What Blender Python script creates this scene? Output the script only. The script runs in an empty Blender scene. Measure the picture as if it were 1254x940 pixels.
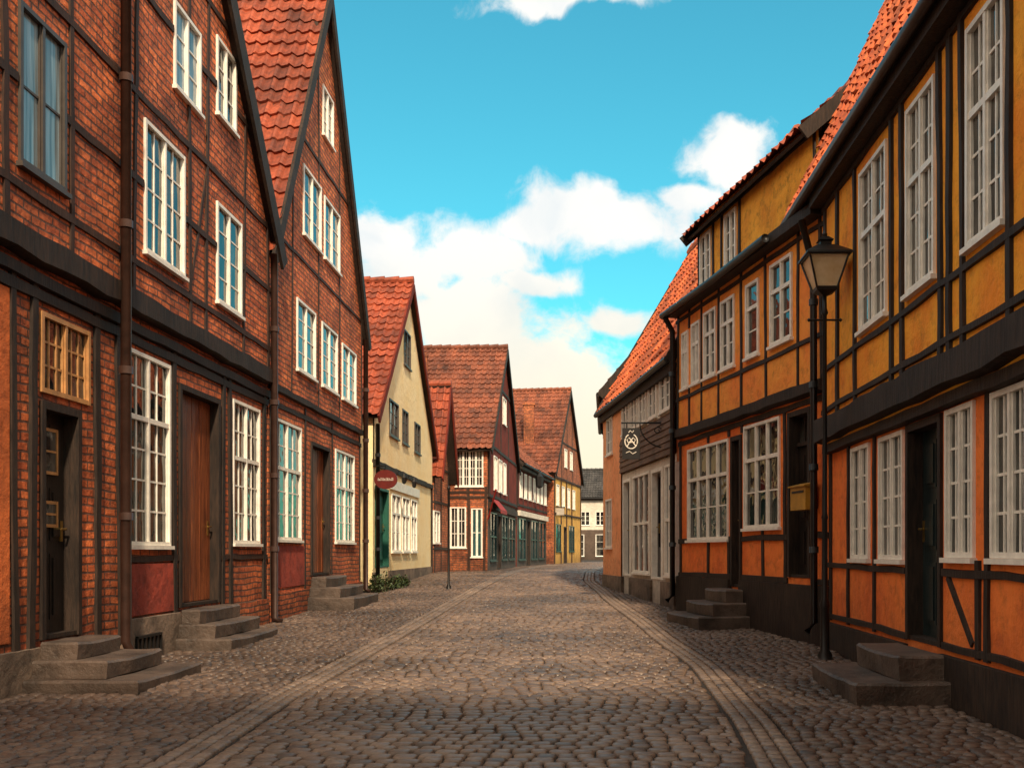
import bpy, math, random, bmesh
from mathutils import Vector, noise
random.seed(7)
F=1254.0; VX=710.0; VY=675.0; EYE=1.3
PI=math.pi
C=bpy.context.scene.collection
def gz(y):
    t=min(max((y-8)/27.0,0),1); return .56*(t*t*(3-2*t)*.4+t*.6)
# ---------------------------------------------------------------- materials
def newmat(name):
    m=bpy.data.materials.new(name); m.use_nodes=True
    nt=m.node_tree; b=nt.nodes['Principled BSDF']; return m,nt,b
def nd(nt,t,ins=None,**kw):
    n=nt.nodes.new(t)
    for k,v in kw.items(): setattr(n,k,v)
    if ins:
        for k,v in ins.items():
            if isinstance(v,bpy.types.NodeSocket): nt.links.new(v,n.inputs[k])
            else: n.inputs[k].default_value=v
    return n
def math_(nt,op,a,b=0.0,c=0.0):
    n=nt.nodes.new('ShaderNodeMath'); n.operation=op
    for i,v in enumerate((a,b,c)):
        if isinstance(v,bpy.types.NodeSocket): nt.links.new(v,n.inputs[i])
        else: n.inputs[i].default_value=v
    return n.outputs[0]
def ramp(nt,fac,stops):
    r=nt.nodes.new('ShaderNodeValToRGB'); nt.links.new(fac,r.inputs[0])
    e=r.color_ramp.elements
    while len(e)<len(stops): e.new(.5)
    for i,(p,c) in enumerate(stops):
        e[i].position=p; e[i].color=(c[0],c[1],c[2],1) if not isinstance(c,(int,float)) else (c,c,c,1)
    return r.outputs[0]
def mix(nt,fac,a,b,mode='MIX'):
    n=nt.nodes.new('ShaderNodeMix'); n.data_type='RGBA'; n.blend_type=mode
    for s,v in ((n.inputs[0],fac),(n.inputs[6],a),(n.inputs[7],b)):
        if isinstance(v,bpy.types.NodeSocket): nt.links.new(v,s)
        elif isinstance(v,(int,float)): s.default_value=v
        else: s.default_value=(v[0],v[1],v[2],1)
    return n.outputs[2]
def wallcoord(nt,dist=.02):
    tc=nd(nt,'ShaderNodeTexCoord').outputs['Object']
    sp=nd(nt,'ShaderNodeSeparateXYZ',{0:tc})
    a=math_(nt,'ADD',sp.outputs[0],sp.outputs[1])
    nz=nd(nt,'ShaderNodeTexNoise',{'Vector':tc,'Scale':1.3,'Detail':2.0})
    dz=math_(nt,'MULTIPLY_ADD',nz.outputs[0],dist*4,sp.outputs[2])
    cb=nd(nt,'ShaderNodeCombineXYZ',{0:a,1:dz,2:0.0})
    return tc,cb.outputs[0],sp
def noise_(nt,vec,scale,detail=4.0,rough=.6):
    return nd(nt,'ShaderNodeTexNoise',{'Vector':vec,'Scale':scale,'Detail':detail,'Roughness':rough}).outputs[0]
def bump(nt,b,h,strength,dist,prev=None):
    n=nd(nt,'ShaderNodeBump',{'Height':h,'Strength':strength,'Distance':dist})
    if prev: nt.links.new(prev,n.inputs['Normal'])
    nt.links.new(n.outputs[0],b.inputs['Normal']); return n.outputs[0]
def sc(c,k): return tuple(x*k for x in c)
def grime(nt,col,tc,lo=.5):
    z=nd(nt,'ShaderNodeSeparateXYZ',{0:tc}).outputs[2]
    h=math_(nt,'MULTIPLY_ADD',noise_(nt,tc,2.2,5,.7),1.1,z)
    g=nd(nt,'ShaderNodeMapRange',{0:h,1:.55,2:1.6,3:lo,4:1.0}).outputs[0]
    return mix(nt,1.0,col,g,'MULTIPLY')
def brickmat(name,c1,c2,mortar,stain=.42):
    m,nt,b=newmat(name); tc,v,sp=wallcoord(nt)
    br=nd(nt,'ShaderNodeTexBrick',{'Vector':v,'Color1':(*c1,1),'Color2':(*c2,1),'Mortar':(*mortar,1),'Scale':1.0,'Mortar Size':.012,'Mortar Smooth':.3,'Bias':-.1,'Brick Width':.25,'Row Height':.086})
    n1=noise_(nt,tc,.9,6,.7); n2=noise_(nt,tc,9,5,.7)
    col=mix(nt,1.0,br.outputs[0],ramp(nt,n1,[(.32,stain),(.5,.95),(.68,1.35)]),'MULTIPLY')
    col=mix(nt,1.0,col,ramp(nt,n2,[(.32,.42),(.52,1.0),(.72,1.55)]),'MULTIPLY')
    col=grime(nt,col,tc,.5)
    nt.links.new(col,b.inputs['Base Color']); b.inputs['Roughness'].default_value=.8
    inv=math_(nt,'SUBTRACT',1.0,br.outputs[1])
    h=math_(nt,'MULTIPLY_ADD',n2,1.0,inv)
    bump(nt,b,h,1.0,.03); return m
def plaster(name,c,dark=.5,rough=.9,var=None,gr=.6,lo=.7,hi=1.12):
    m,nt,b=newmat(name); tc=nd(nt,'ShaderNodeTexCoord').outputs['Object']
    n1=noise_(nt,tc,1.1,6,.65); n2=noise_(nt,tc,6,6,.7); n3=noise_(nt,tc,28,4)
    col=mix(nt,ramp(nt,n1,[(.38,1),(.58,0)]),c,var or sc(c,dark))
    col=mix(nt,1.0,col,ramp(nt,n2,[(.3,lo),(.48,1.0),(.72,hi)]),'MULTIPLY')
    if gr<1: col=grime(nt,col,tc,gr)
    nt.links.new(col,b.inputs['Base Color']); b.inputs['Roughness'].default_value=rough
    p=bump(nt,b,n3,.35,.01); bump(nt,b,n2,.8,.035,p); return m
def woodmat(name,c,c2,rough=.7,grain=(9,9,1.2),st=.6):
    m,nt,b=newmat(name); tc=nd(nt,'ShaderNodeTexCoord').outputs['Object']
    mp=nd(nt,'ShaderNodeMapping',{'Vector':tc,'Scale':grain}).outputs[0]
    n1=noise_(nt,mp,3,6,.7); n2=noise_(nt,tc,1.7,4)
    col=mix(nt,ramp(nt,n1,[(.35,0),(.7,1)]),c,c2)
    col=mix(nt,1.0,col,ramp(nt,n2,[(.3,.6),(.7,1.25)]),'MULTIPLY')
    nt.links.new(col,b.inputs['Base Color']); b.inputs['Roughness'].default_value=rough; b.inputs['Specular IOR Level'].default_value=.3
    bump(nt,b,n1,st,.015); return m
def tilemat(name,c1,c2,c3):
    m,nt,b=newmat(name); uv=nd(nt,'ShaderNodeUVMap',uv_map='UVMap').outputs[0]
    fl=nd(nt,'ShaderNodeVectorMath',{0:uv},operation='FLOOR').outputs[0]
    wn=nd(nt,'ShaderNodeTexWhiteNoise',{'Vector':fl},noise_dimensions='3D').outputs[0]
    col=ramp(nt,wn,[(0,c1),(.5,c2),(1,c3)])
    tc=nd(nt,'ShaderNodeTexCoord').outputs['Object']
    n1=noise_(nt,tc,.8,5,.65); n2=noise_(nt,tc,12,4)
    col=mix(nt,1.0,col,ramp(nt,n1,[(.35,.4),(.55,1.0),(.72,1.3)]),'MULTIPLY')
    col=mix(nt,1.0,col,ramp(nt,n2,[(.3,.55),(.7,1.25)]),'MULTIPLY')
    nt.links.new(col,b.inputs['Base Color']); b.inputs['Roughness'].default_value=.7
    bump(nt,b,n2,.3,.01); return m
def stonemat(name,c1,c2,c3,rough=.55):
    m,nt,b=newmat(name); g=nd(nt,'ShaderNodeNewGeometry').outputs['Random Per Island']
    col=ramp(nt,g,[(0,c1),(.5,c2),(1,c3)])
    tc=nd(nt,'ShaderNodeTexCoord').outputs['Object']
    n1=noise_(nt,tc,.4,5,.65); n2=noise_(nt,tc,30,3,.6)
    col=mix(nt,1.0,col,ramp(nt,n1,[(.35,.55),(.65,1.35)]),'MULTIPLY')
    col=mix(nt,1.0,col,ramp(nt,n2,[(.3,.7),(.7,1.2)]),'MULTIPLY')
    nt.links.new(col,b.inputs['Base Color'])
    r=ramp(nt,n1,[(.3,rough-.06),(.7,rough+.12)]); nt.links.new(r,b.inputs['Roughness'])
    b.inputs['Specular IOR Level'].default_value=.42
    bump(nt,b,n2,.3,.006); return m
def simple(name,c,rough=.5,metal=0.0,var=.3):
    m,nt,b=newmat(name); tc=nd(nt,'ShaderNodeTexCoord').outputs['Object']
    n1=noise_(nt,tc,7,5,.65)
    col=mix(nt,1.0,c,ramp(nt,n1,[(.3,1-var),(.7,1+var*.5)]),'MULTIPLY')
    nt.links.new(col,b.inputs['Base Color']); b.inputs['Roughness'].default_value=rough; b.inputs['Metallic'].default_value=metal
    bump(nt,b,n1,.2,.004); return m
def glassmat(name,amount=.5,tint=(.15,.14,.125),spec=.6,base=(.010,.011,.013)):
    m,nt,b=newmat(name); tc,v,sp=wallcoord(nt)
    mp=nd(nt,'ShaderNodeMapping',{'Vector':v,'Scale':(1,.55,1)}).outputs[0]
    n1=noise_(nt,mp,1.6,3); fold=noise_(nt,nd(nt,'ShaderNodeMapping',{'Vector':v,'Scale':(14,.6,1)}).outputs[0],1.0,2)
    cur=mix(nt,ramp(nt,fold,[(.35,0),(.65,1)]),sc(tint,.3),tint)
    msk=ramp(nt,n1,[(max(.02,.58-amount*.3),0),(min(.98,.76-amount*.3),1)])
    col=mix(nt,msk,base,cur)
    nt.links.new(col,b.inputs['Base Color']); b.inputs['Roughness'].default_value=.03
    b.inputs['Specular IOR Level'].default_value=spec
    n3=noise_(nt,tc,2.5,2); bump(nt,b,n3,.16,.06); return m
M={}
M['brick_a']=brickmat('red_brick',(.68,.17,.05),(.42,.085,.028),(.15,.065,.04))
M['brick_b']=brickmat('orange_red_brick',(.74,.20,.06),(.48,.10,.035),(.17,.085,.05))
M['brick_c']=brickmat('warm_brick',(.54,.15,.05),(.34,.08,.03),(.2,.11,.07))
M['plinth_stone']=plaster('plinth_stone',(.28,.20,.145),.45,lo=.5)
M['red_panel']=plaster('red_panel',(.38,.055,.028),.6,lo=.5)
M['orange_panel']=plaster('orange_panel',(.76,.18,.04),.6)
M['ochre']=plaster('ochre_plaster',(.98,.42,.03),.5,var=(.92,.29,.02))
M['orange']=plaster('orange_plaster',(.98,.24,.04),.55,var=(.84,.165,.028))
M['amber']=plaster('amber_plaster',(.98,.37,.055),.5,var=(.95,.27,.045))
M['attic_yellow']=plaster('attic_yellow',(.95,.45,.04),.5,var=(.74,.28,.02),lo=.5)
M['cream']=plaster('cream_plaster',(.97,.80,.47),.85,var=(.95,.74,.38),gr=.85,lo=.88,hi=1.03)
M['yellow']=plaster('yellow_plaster',(.66,.36,.075),.7)
M['pink']=plaster('salmon_plaster',(.95,.40,.18),.7,var=(.90,.33,.13),gr=.75)
M['white_wall']=plaster('white_plaster',(.74,.65,.54),.8)
M['grey_wall']=plaster('grey_plaster',(.11,.075,.055),.7)
M['dark_red_wood']=woodmat('dark_red_boards',(.20,.026,.012),(.12,.018,.010),rough=.9)
M['timber']=woodmat('black_timber',(.016,.012,.010),(.055,.033,.022))
M['timber_brown']=woodmat('brown_timber',(.030,.015,.010),(.075,.035,.02))
M['brown_board']=woodmat('brown_weatherboard',(.12,.066,.042),(.21,.12,.075),grain=(1.5,1.5,12))
M['door_brown']=woodmat('brown_door',(.10,.025,.012),(.36,.11,.04),rough=.4,grain=(12,12,.8))
M['door_black']=woodmat('black_door',(.012,.011,.011),(.035,.026,.02),rough=.35,st=.2)
M['door_teal']=woodmat('dark_teal_door',(.010,.020,.022),(.026,.038,.038),rough=.3,st=.2)
M['door_green']=woodmat('green_door',(.015,.09,.065),(.025,.13,.09),rough=.5,st=.2)
M['white']=simple('white_paint',(.92,.87,.78),.45,0,.18)
M['ochre_frame']=simple('ochre_frame_paint',(.50,.25,.09),.5,0,.4)
M['blue_frame']=simple('dark_frame_paint',(.07,.055,.045),.5,0,.3)
M['iron']=simple('black_iron',(.014,.013,.013),.45,.3,.3)
M['pipe']=simple('brown_pipe',(.055,.026,.018),.45,.3,.4)
M['glass']=glassmat('window_glass',.45,(.13,.12,.10))
M['glass_d']=glassmat('dark_window_glass',.1,(.05,.07,.07))
M['glass_t']=glassmat('teal_shop_glass',.8,(.03,.11,.12),base=(.012,.04,.045))
M['glass_sky']=glassmat('painted_sky_glass',1.2,(.34,.47,.54),base=(.12,.18,.22))  # pale blue sky reflection painted into the pane colour
M['glass_l']=glassmat('curtained_window_glass',.5,(.15,.135,.11))
M['tile_a']=tilemat('red_pantile',(.29,.055,.022),(.40,.08,.03),(.19,.04,.018))
M['tile_b']=tilemat('orange_pantile',(.62,.12,.03),(.72,.17,.045),(.46,.085,.028))
M['tile_c']=tilemat('brown_pantile',(.21,.06,.03),(.29,.085,.04),(.14,.045,.025))
M['tile_dark']=tilemat('slate_grey_tile',(.045,.042,.042),(.07,.065,.062),(.03,.03,.03))
M['step']=plaster('step_stone',(.15,.105,.08),.45,.55,lo=.55)
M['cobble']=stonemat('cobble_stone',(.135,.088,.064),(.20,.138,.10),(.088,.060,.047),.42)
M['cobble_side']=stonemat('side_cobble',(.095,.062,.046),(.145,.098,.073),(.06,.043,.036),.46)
M['band']=stonemat('band_stone',(.165,.115,.086),(.215,.155,.117),(.12,.086,.067),.46)
M['sand']=plaster('joint_sand',(.030,.021,.016),.5,.95,gr=1)
M['brass']=simple('brass',(.45,.28,.08),.35,.9,.2)
M['mail_yellow']=simple('yellow_box_paint',(.50,.25,.03),.5)
M['sign_red']=simple('dark_maroon_sign',(.13,.012,.009),.4)
M['sign_white']=simple('sign_white',(.80,.74,.64),.5,0,.1)
M['red_paint']=simple('red_paint',(.34,.018,.010),.7)
M['bark']=woodmat('bark',(.05,.035,.02),(.10,.07,.04))
def leafmat():
    m,nt,b=newmat('leaf'); g=nd(nt,'ShaderNodeNewGeometry').outputs['Random Per Island']
    nt.links.new(ramp(nt,g,[(0,(.015,.028,.008)),(.6,(.04,.065,.015)),(1,(.08,.10,.03))]),b.inputs['Base Color']); b.inputs['Roughness'].default_value=.6
    return m
M['leaf']=leafmat()
def lampglass():
    m,nt,b=newmat('lantern_glass'); tc=nd(nt,'ShaderNodeTexCoord').outputs['Object']
    nt.links.new(ramp(nt,noise_(nt,tc,5,3),[(.3,(.70,.50,.26)),(.7,(.98,.80,.52))]),b.inputs['Base Color'])
    b.inputs['Roughness'].default_value=.2; b.inputs['Alpha'].default_value=.8
    return m
M['lampglass']=lampglass()
# ---------------------------------------------------------------- objects
ROOT={}
def tag(o,label=None,cat=None,group=None,kind=None):
    if label: o['label']=label
    if cat: o['category']=cat
    if group: o['group']=group
    if kind: o['kind']=kind
    return o
def thing(name,label,cat,loc,group=None):
    o=bpy.data.objects.new(name,None); C.objects.link(o); o.location=loc; o.empty_display_size=.3
    ROOT[o.name]=Vector(loc); return tag(o,label,cat,group)
class Fr:
    def __init__(s,A,B,side=1):
        s.A=Vector(A); s.B=Vector(B); d=s.B-s.A; s.L=d.length; s.d=d/s.L
        s.N=Vector((s.d.y,-s.d.x))*side; s.side=side
    def P(s,a,z,n=0):
        p=s.A+s.d*a+s.N*n; return Vector((p.x,p.y,z))
    def s_(s,px):
        k=(px-VX)/F; D=s.B-s.A
        return s.L*(k*s.A.y-s.A.x)/(D.x-k*D.y)
class MB:
    def __init__(s): s.v=[]; s.f=[]; s.uv=None
    def add(s,vs,fs):
        b=len(s.v); s.v+= [Vector(p) for p in vs]; s.f+=[tuple(i+b for i in f) for f in fs]
    def hexa(s,p): s.add(p,[(0,3,2,1),(4,5,6,7),(0,1,5,4),(1,2,6,5),(2,3,7,6),(3,0,4,7)])
    def fbox(s,fr,s0,s1,z0,z1,n0,n1):
        s.hexa([fr.P(s0,z0,n0),fr.P(s1,z0,n0),fr.P(s1,z0,n1),fr.P(s0,z0,n1),fr.P(s0,z1,n0),fr.P(s1,z1,n0),fr.P(s1,z1,n1),fr.P(s0,z1,n1)])
    def box(s,x0,x1,y0,y1,z0,z1):
        s.hexa([(x0,y0,z0),(x1,y0,z0),(x1,y1,z0),(x0,y1,z0),(x0,y0,z1),(x1,y0,z1),(x1,y1,z1),(x0,y1,z1)])
    def beam(s,fr,s0,z0,s1,z1,w,n0,n1,jit=.012,c=.012):
        L=math.hypot(s1-s0,z1-z0)
        if L<.02: return
        k=max(1,int(L/.4)) if jit else 1
        ux,uz=(s1-s0)/L,(z1-z0)/L; px,pz=-uz,ux; vs=[]; fs=[]
        for i in range(k+1):
            t=i/k; o=random.uniform(-jit,jit)*.9; ww=w/2*(1+random.uniform(-1,1)*jit*7)
            cs,cz=s0+(s1-s0)*t+px*o,z0+(z1-z0)*t+pz*o; nn=n1+random.uniform(-1,1)*jit*.3
            for q,n in ((-ww,n0),(-ww+c,nn),(ww-c,nn),(ww,n0)): vs.append(fr.P(cs+px*q,cz+pz*q,n))
            if i:
                b=4*(i-1)
                for a in range(3): fs.append((b+a,b+a+1,b+a+5,b+a+4))
        fs+=[(0,1,2,3),(4*k+3,4*k+2,4*k+1,4*k)]; s.add(vs,fs)
    def tube(s,pts,r,seg=8,cap=True):
        pts=[Vector(p) for p in pts]; vs=[]; fs=[]; rr=r if isinstance(r,(list,tuple)) else [r]*len(pts)
        for i,p in enumerate(pts):
            t=(pts[min(i+1,len(pts)-1)]-pts[max(i-1,0)]).normalized()
            a=Vector((0,0,1)) if abs(t.z)<.9 else Vector((1,0,0))
            u=t.cross(a).normalized(); w=t.cross(u)
            for k in range(seg):
                an=2*math.pi*k/seg; vs.append(p+(u*math.cos(an)+w*math.sin(an))*rr[i])
            if i:
                for k in range(seg): fs.append(((i-1)*seg+k,(i-1)*seg+(k+1)%seg,i*seg+(k+1)%seg,i*seg+k))
        if cap: fs+=[tuple(range(seg)),tuple(range(len(vs)-seg,len(vs)))]
        s.add(vs,fs)
    def lathe(s,cx,cy,prof,seg=16,rot=0):
        vs=[];fs=[]
        for i,(r,z) in enumerate(prof):
            for k in range(seg):
                an=2*math.pi*k/seg+rot; vs.append((cx+r*math.cos(an),cy+r*math.sin(an),z))
            if i:
                for k in range(seg): fs.append(((i-1)*seg+k,(i-1)*seg+(k+1)%seg,i*seg+(k+1)%seg,i*seg+k))
        fs+=[tuple(range(seg)),tuple(range(len(vs)-seg,len(vs)))]
        s.add(vs,fs)
    def build(s,name,mat,parent=None,smooth=False):
        off=ROOT[parent.name] if parent else Vector((0,0,0))
        me=bpy.data.meshes.new(name); me.from_pydata([tuple(p-off) for p in s.v],[],s.f)
        if s.uv:
            l=me.uv_layers.new(name='UVMap'); vi=[0]*len(me.loops); me.loops.foreach_get('vertex_index',vi)
            fl=[]
            for i in vi: fl+=s.uv[i]
            l.data.foreach_set('uv',fl)
        me.materials.append(M[mat] if isinstance(mat,str) else mat)
        if smooth: me.polygons.foreach_set('use_smooth',[True]*len(me.polygons))
        me.update()
        o=bpy.data.objects.new(name,me); C.objects.link(o)
        if parent: o.parent=parent; ROOT[o.name]=off
        else: ROOT[o.name]=Vector((0,0,0))
        return o
def clip(poly,f):
    out=[]
    for i in range(len(poly)):
        a,b=poly[i],poly[(i+1)%len(poly)]; fa,fb=f(*a),f(*b)
        if fa>=0: out.append(a)
        if (fa>=0)!=(fb>=0):
            t=fa/(fa-fb); out.append((a[0]+(b[0]-a[0])*t,a[1]+(b[1]-a[1])*t))
    return out
def wall(root,fr,s0,s1,z0,z1,n,holes,mat,ztop=None,mids=(),name='wall'):
    mb=MB(); S={s0,s1}|set(m for m in mids if s0<m<s1); Z={z0,z1}
    for h in holes:
        for a in h[:2]:
            if s0<a<s1:S.add(a)
        for a in h[2:4]:
            if z0<a<z1:Z.add(a)
    S=sorted(S);Z=sorted(Z)
    for i in range(len(S)-1):
        for j in range(len(Z)-1):
            cs,cz=(S[i]+S[i+1])/2,(Z[j]+Z[j+1])/2
            if any(h[0]<cs<h[1] and h[2]<cz<h[3] for h in holes): continue
            poly=[(S[i],Z[j]),(S[i+1],Z[j]),(S[i+1],Z[j+1]),(S[i],Z[j+1])]
            if ztop: poly=clip(poly,lambda a,b:ztop(a)-b)
            if len(poly)>2: mb.add([fr.P(a,b,n) for a,b in poly],[tuple(range(len(poly)))])
    return mb.build(name,mat,root)
def frame(root,fr,s0,s1,z0,z1,n,holes,posts=(),rails=(),w=.14,mat='timber',ztop=None,braces=(),proud=.022,jit=.012,wr=None,name='timber_frame'):
    mb=MB(); g=.02
    def cut(a0,a1,ints):
        segs=[(a0,a1)]
        for lo,hi in ints:
            ns=[]
            for a,b in segs:
                if hi<=a or lo>=b: ns.append((a,b))
                else:
                    if lo>a: ns.append((a,lo))
                    if hi<b: ns.append((hi,b))
            segs=ns
        return [x for x in segs if x[1]-x[0]>.06]
    for p in posts:
        top=min(z1,ztop(p)) if ztop else z1
        for a,b in cut(z0,top,[(h[2]-g,h[3]+g) for h in holes if h[0]-w/2-g<p<h[1]+w/2+g]):
            l=random.uniform(-.03,.03)*(b-a)/2; mb.beam(fr,p-l,a,p+l,b,w*random.uniform(.85,1.1),n-.05,n+proud,jit)
    for r in rails:
        a0,a1=s0,s1
        if ztop:
            ks=[s0+(s1-s0)*i/60 for i in range(61) if ztop(s0+(s1-s0)*i/60)>r]
            if not ks: continue
            a0,a1=ks[0],ks[-1]
        ww=wr or w
        for a,b in cut(a0,a1,[(h[0]-g,h[1]+g) for h in holes if h[2]-ww/2<r<h[3]+ww/2]):
            mb.beam(fr,a,r,b,r+random.uniform(-.015,.015),ww,n-.05,n+proud+.004,jit)
    for (a,b,c,d) in braces: mb.beam(fr,a,b,c,d,w*.8,n-.05,n+proud-.004,jit)
    return mb.build(name,mat,root)
def window(root,fr,h,n=0,nc=2,pc=2,rows=5,transom=None,mat='white',glass='glass',sill=True,fw=.045):
    s0,s1,z0,z1=h[:4]; mb=MB(); g0=n-.02
    mb.fbox(fr,s0,s0+fw,z0,z1,n-.08,n+.028); mb.fbox(fr,s1-fw,s1,z0,z1,n-.08,n+.028)
    mb.fbox(fr,s0+fw,s1-fw,z0,z0+fw,n-.08,n+.026); mb.fbox(fr,s0+fw,s1-fw,z1-fw,z1,n-.08,n+.026)
    W=(s1-s0-2*fw)/nc; a0,a1=z0+fw,z1-fw; H=(a1-a0)/rows
    for c in range(nc):
        b0=s0+fw+W*c; b1=b0+W
        if c: mb.fbox(fr,b0-.022,b0+.022,a0,a1,n-.07,n+.02)
        for p in range(1,pc):
            x=b0+(b1-b0)*p/pc; mb.fbox(fr,x-.011,x+.011,a0,a1,n-.05,g0+.014)
    for r in range(1,rows):
        zz=a0+H*r
        if transom and r==rows-transom: mb.fbox(fr,s0+fw,s1-fw,zz-.028,zz+.028,n-.07,n+.018)
        else: mb.fbox(fr,s0+fw,s1-fw,zz-.011,zz+.011,n-.05,g0+.011)
    for c in range(nc):
        b0=s0+fw+W*c+(.022 if c else 0); b1=s0+fw+W*(c+1)-(.022 if c<nc-1 else 0)
        mb.fbox(fr,b0,b0+.018,a0,a1,n-.065,g0+.022); mb.fbox(fr,b1-.018,b1,a0,a1,n-.065,g0+.022)
    w=mb.build('window',mat,root)
    g=MB()
    for c in range(nc):
        for r in range(rows):
            t=random.uniform(-.004,.004); q=random.uniform(-.003,.003)
            x0,x1=s0+fw+W*c,s0+fw+W*(c+1); y0,y1=a0+H*r,a0+H*(r+1)
            g.add([fr.P(x0,y0,g0+t+q),fr.P(x1,y0,g0-t+q),fr.P(x1,y1,g0-t-q),fr.P(x0,y1,g0+t-q)],[(0,1,2,3)])
    g.build('pane',glass,w)
    if sill:
        q=MB(); q.fbox(fr,s0-.03,s1+.03,z0-.045,z0-.002,n-.05,n+.06); q.build('sill',mat,w)
    return w
def door(root,fr,h,n=0,mat='door_black',style='panel',light=None,frame_mat='timber',handle_side=1):
    s0,s1,z0,z1=h[:4]; f=MB(); fw=.07; dn=-.14
    f.fbox(fr,s0,s0+fw,z0,z1,n+dn,n+.03); f.fbox(fr,s1-fw,s1,z0,z1,n+dn,n+.03); f.fbox(fr,s0+fw,s1-fw,z1-fw,z1,n+dn,n+.028)
    f.fbox(fr,s0+fw,s1-fw,z0,z0+.04,n+dn,n+.01)
    a0,a1,b0,b1=s0+fw,s1-fw,z0+.04,z1-fw
    m=MB()
    if light: b1l=b1-light
    else: b1l=b1
    m.fbox(fr,a0,a1,b0,b1l,n+dn-.04,n+dn+.02)
    if style in('panel','panel_lights'):
        W=a1-a0; cols=[(a0+.07,a0+W/2-.03),(a0+W/2+.03,a1-.07)] if W>.55 else [(a0+.08,a1-.08)]
        H=b1l-b0; rws=[(.06,.36),(.42,.66),(.72,.95)]
        for c0,c1 in cols:
            for r0,r1 in rws:
                m.fbox(fr,c0,c1,b0+H*r0,b0+H*r1,n+dn+.01,n+dn+.028)
                m.fbox(fr,c0+.04,c1-.04,b0+H*r0+.04,b0+H*r1-.04,n+dn+.02,n+dn+.042)
    elif style=='plank':
        k=max(3,int((a1-a0)/.13)); W=(a1-a0)/k
        for i in range(k): m.fbox(fr,a0+W*i+.006,a0+W*(i+1)-.006,b0+.01,b1l-.01,n+dn+.01,n+dn+.035+random.uniform(0,.008))
    elif style=='glazed':
        m.fbox(fr,a0,a0+.08,b0,b1l,n+dn+.01,n+dn+.05); m.fbox(fr,a1-.08,a1,b0,b1l,n+dn+.01,n+dn+.05)
        m.fbox(fr,a0+.08,a1-.08,b0,b0+.6,n+dn+.01,n+dn+.05); m.fbox(fr,a0+.08,a1-.08,b1l-.08,b1l,n+dn+.01,n+dn+.05)
    d=m.build('door',mat,root); f.build('door_frame',frame_mat,d)
    if style=='panel_lights':
        H=b1l-b0; W=a1-a0; c0,c1=a0+W*.28,a1-W*.28
        for (r0,r1) in ((.72,.93),(.48,.60)):
            g=MB(); z0_,z1_=b0+H*r0,b0+H*r1; g.fbox(fr,c0,c0+.03,z0_,z1_,n+dn+.03,n+dn+.055); g.fbox(fr,c1-.03,c1,z0_,z1_,n+dn+.03,n+dn+.055); g.fbox(fr,c0+.03,c1-.03,z0_,z0_+.03,n+dn+.03,n+dn+.053); g.fbox(fr,c0+.03,c1-.03,z1_-.03,z1_,n+dn+.03,n+dn+.053); zm=(z0_+z1_)/2; g.fbox(fr,c0+.03,c1-.03,zm-.01,zm+.01,n+dn+.03,n+dn+.052)
            g.build('door_light','ochre_frame',d)
            g=MB(); g.fbox(fr,c0+.03,c1-.03,z0_+.03,z1_-.03,n+dn+.03,n+dn+.046); g.build('pane','glass',d)
    if style=='glazed':
        g=MB(); g.fbox(fr,a0+.08,a1-.08,b0+.6,b1l-.08,n+dn+.015,n+dn+.026); g.build('pane','glass_d',d)
    if light:
        t=MB(); t.fbox(fr,a0,a1,b1l,b1l+.05,n+dn-.03,n+dn+.06)
        for i in (1,2): 
            x=a0+(a1-a0)*i/3; t.fbox(fr,x-.012,x+.012,b1l+.05,b1,n+dn,n+dn+.03)
        t.build('transom_bar',frame_mat,d)
        g=MB(); g.fbox(fr,a0,a1,b1l+.05,b1,n+dn-.03,n+dn); g.build('transom_pane','glass',d)
    hb=MB(); hs=a0+.09 if handle_side<0 else a1-.09; p=fr.P(hs,b0+1.0,n+dn+.03); q=fr.P(hs,b0+1.0,n+dn+.09); r=fr.P(hs-.1*handle_side,b0+1.0,n+dn+.09)
    hb.tube([p,q],.012,6); hb.tube([q,r],.011,6); hb.fbox(fr,hs-.02,hs+.02,b0+.88,b0+1.08,n+dn+.03,n+dn+.048); hb.build('handle','brass',d)
    return d
def tiles(root,P0,U,V,lu,lv,mat,tw=.235,th=.34,sag=.04,name='roof'):
    U=U.normalized();V=V.normalized();Nn=U.cross(V).normalized()
    if Nn.z<0: Nn=-Nn
    mb=MB(); mb.uv=[]; K=6; nt=max(1,round(lu/tw)); tw=lu/nt; nr=max(1,round(lv/th)); th=lv/nr; n=nt*K+1; vs=[]
    for r in range(nr):
        jit=[random.uniform(-.02,.02) for _ in range(nt+1)]
        lf=[random.uniform(-.008,.016) for _ in range(nt+1)]
        for e in (0,1):
            for i in range(n):
                ti=min(i//K,nt-1); ph=(i%K)/K; u=i/K*tw; v=(r+e)*th+(jit[ti] if e==0 else 0)
                h=.026*math.cos(2*math.pi*ph)+.012*math.cos(4*math.pi*ph+1)+(.036+lf[ti] if e==0 else 0)
                tt=(r+e)/nr
                h-=sag*math.sin(math.pi*tt)*(.5+.5*math.sin(u*1.1+tt*2)) 
                vs.append(P0+U*u+V*v+Nn*h); mb.uv.append((u/tw*.9999+.0005,r+(.1 if e==0 else .9)))
    mb.v=vs
    for l in range(2*nr-1):
        for i in range(n-1): a=l*n+i; mb.f.append((a,a+1,a+n+1,a+n))
    o=mb.build(name,mat,root)
    s=MB(); q=Nn*(-.06); s.hexa([P0+q,P0+U*lu+q,P0+U*lu+V*lv+q,P0+V*lv+q]+[x+Nn*(-.05) for x in (P0+q,P0+U*lu+q,P0+U*lu+V*lv+q,P0+V*lv+q)])
    s.build('roof_boards','timber',o); return o
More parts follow.
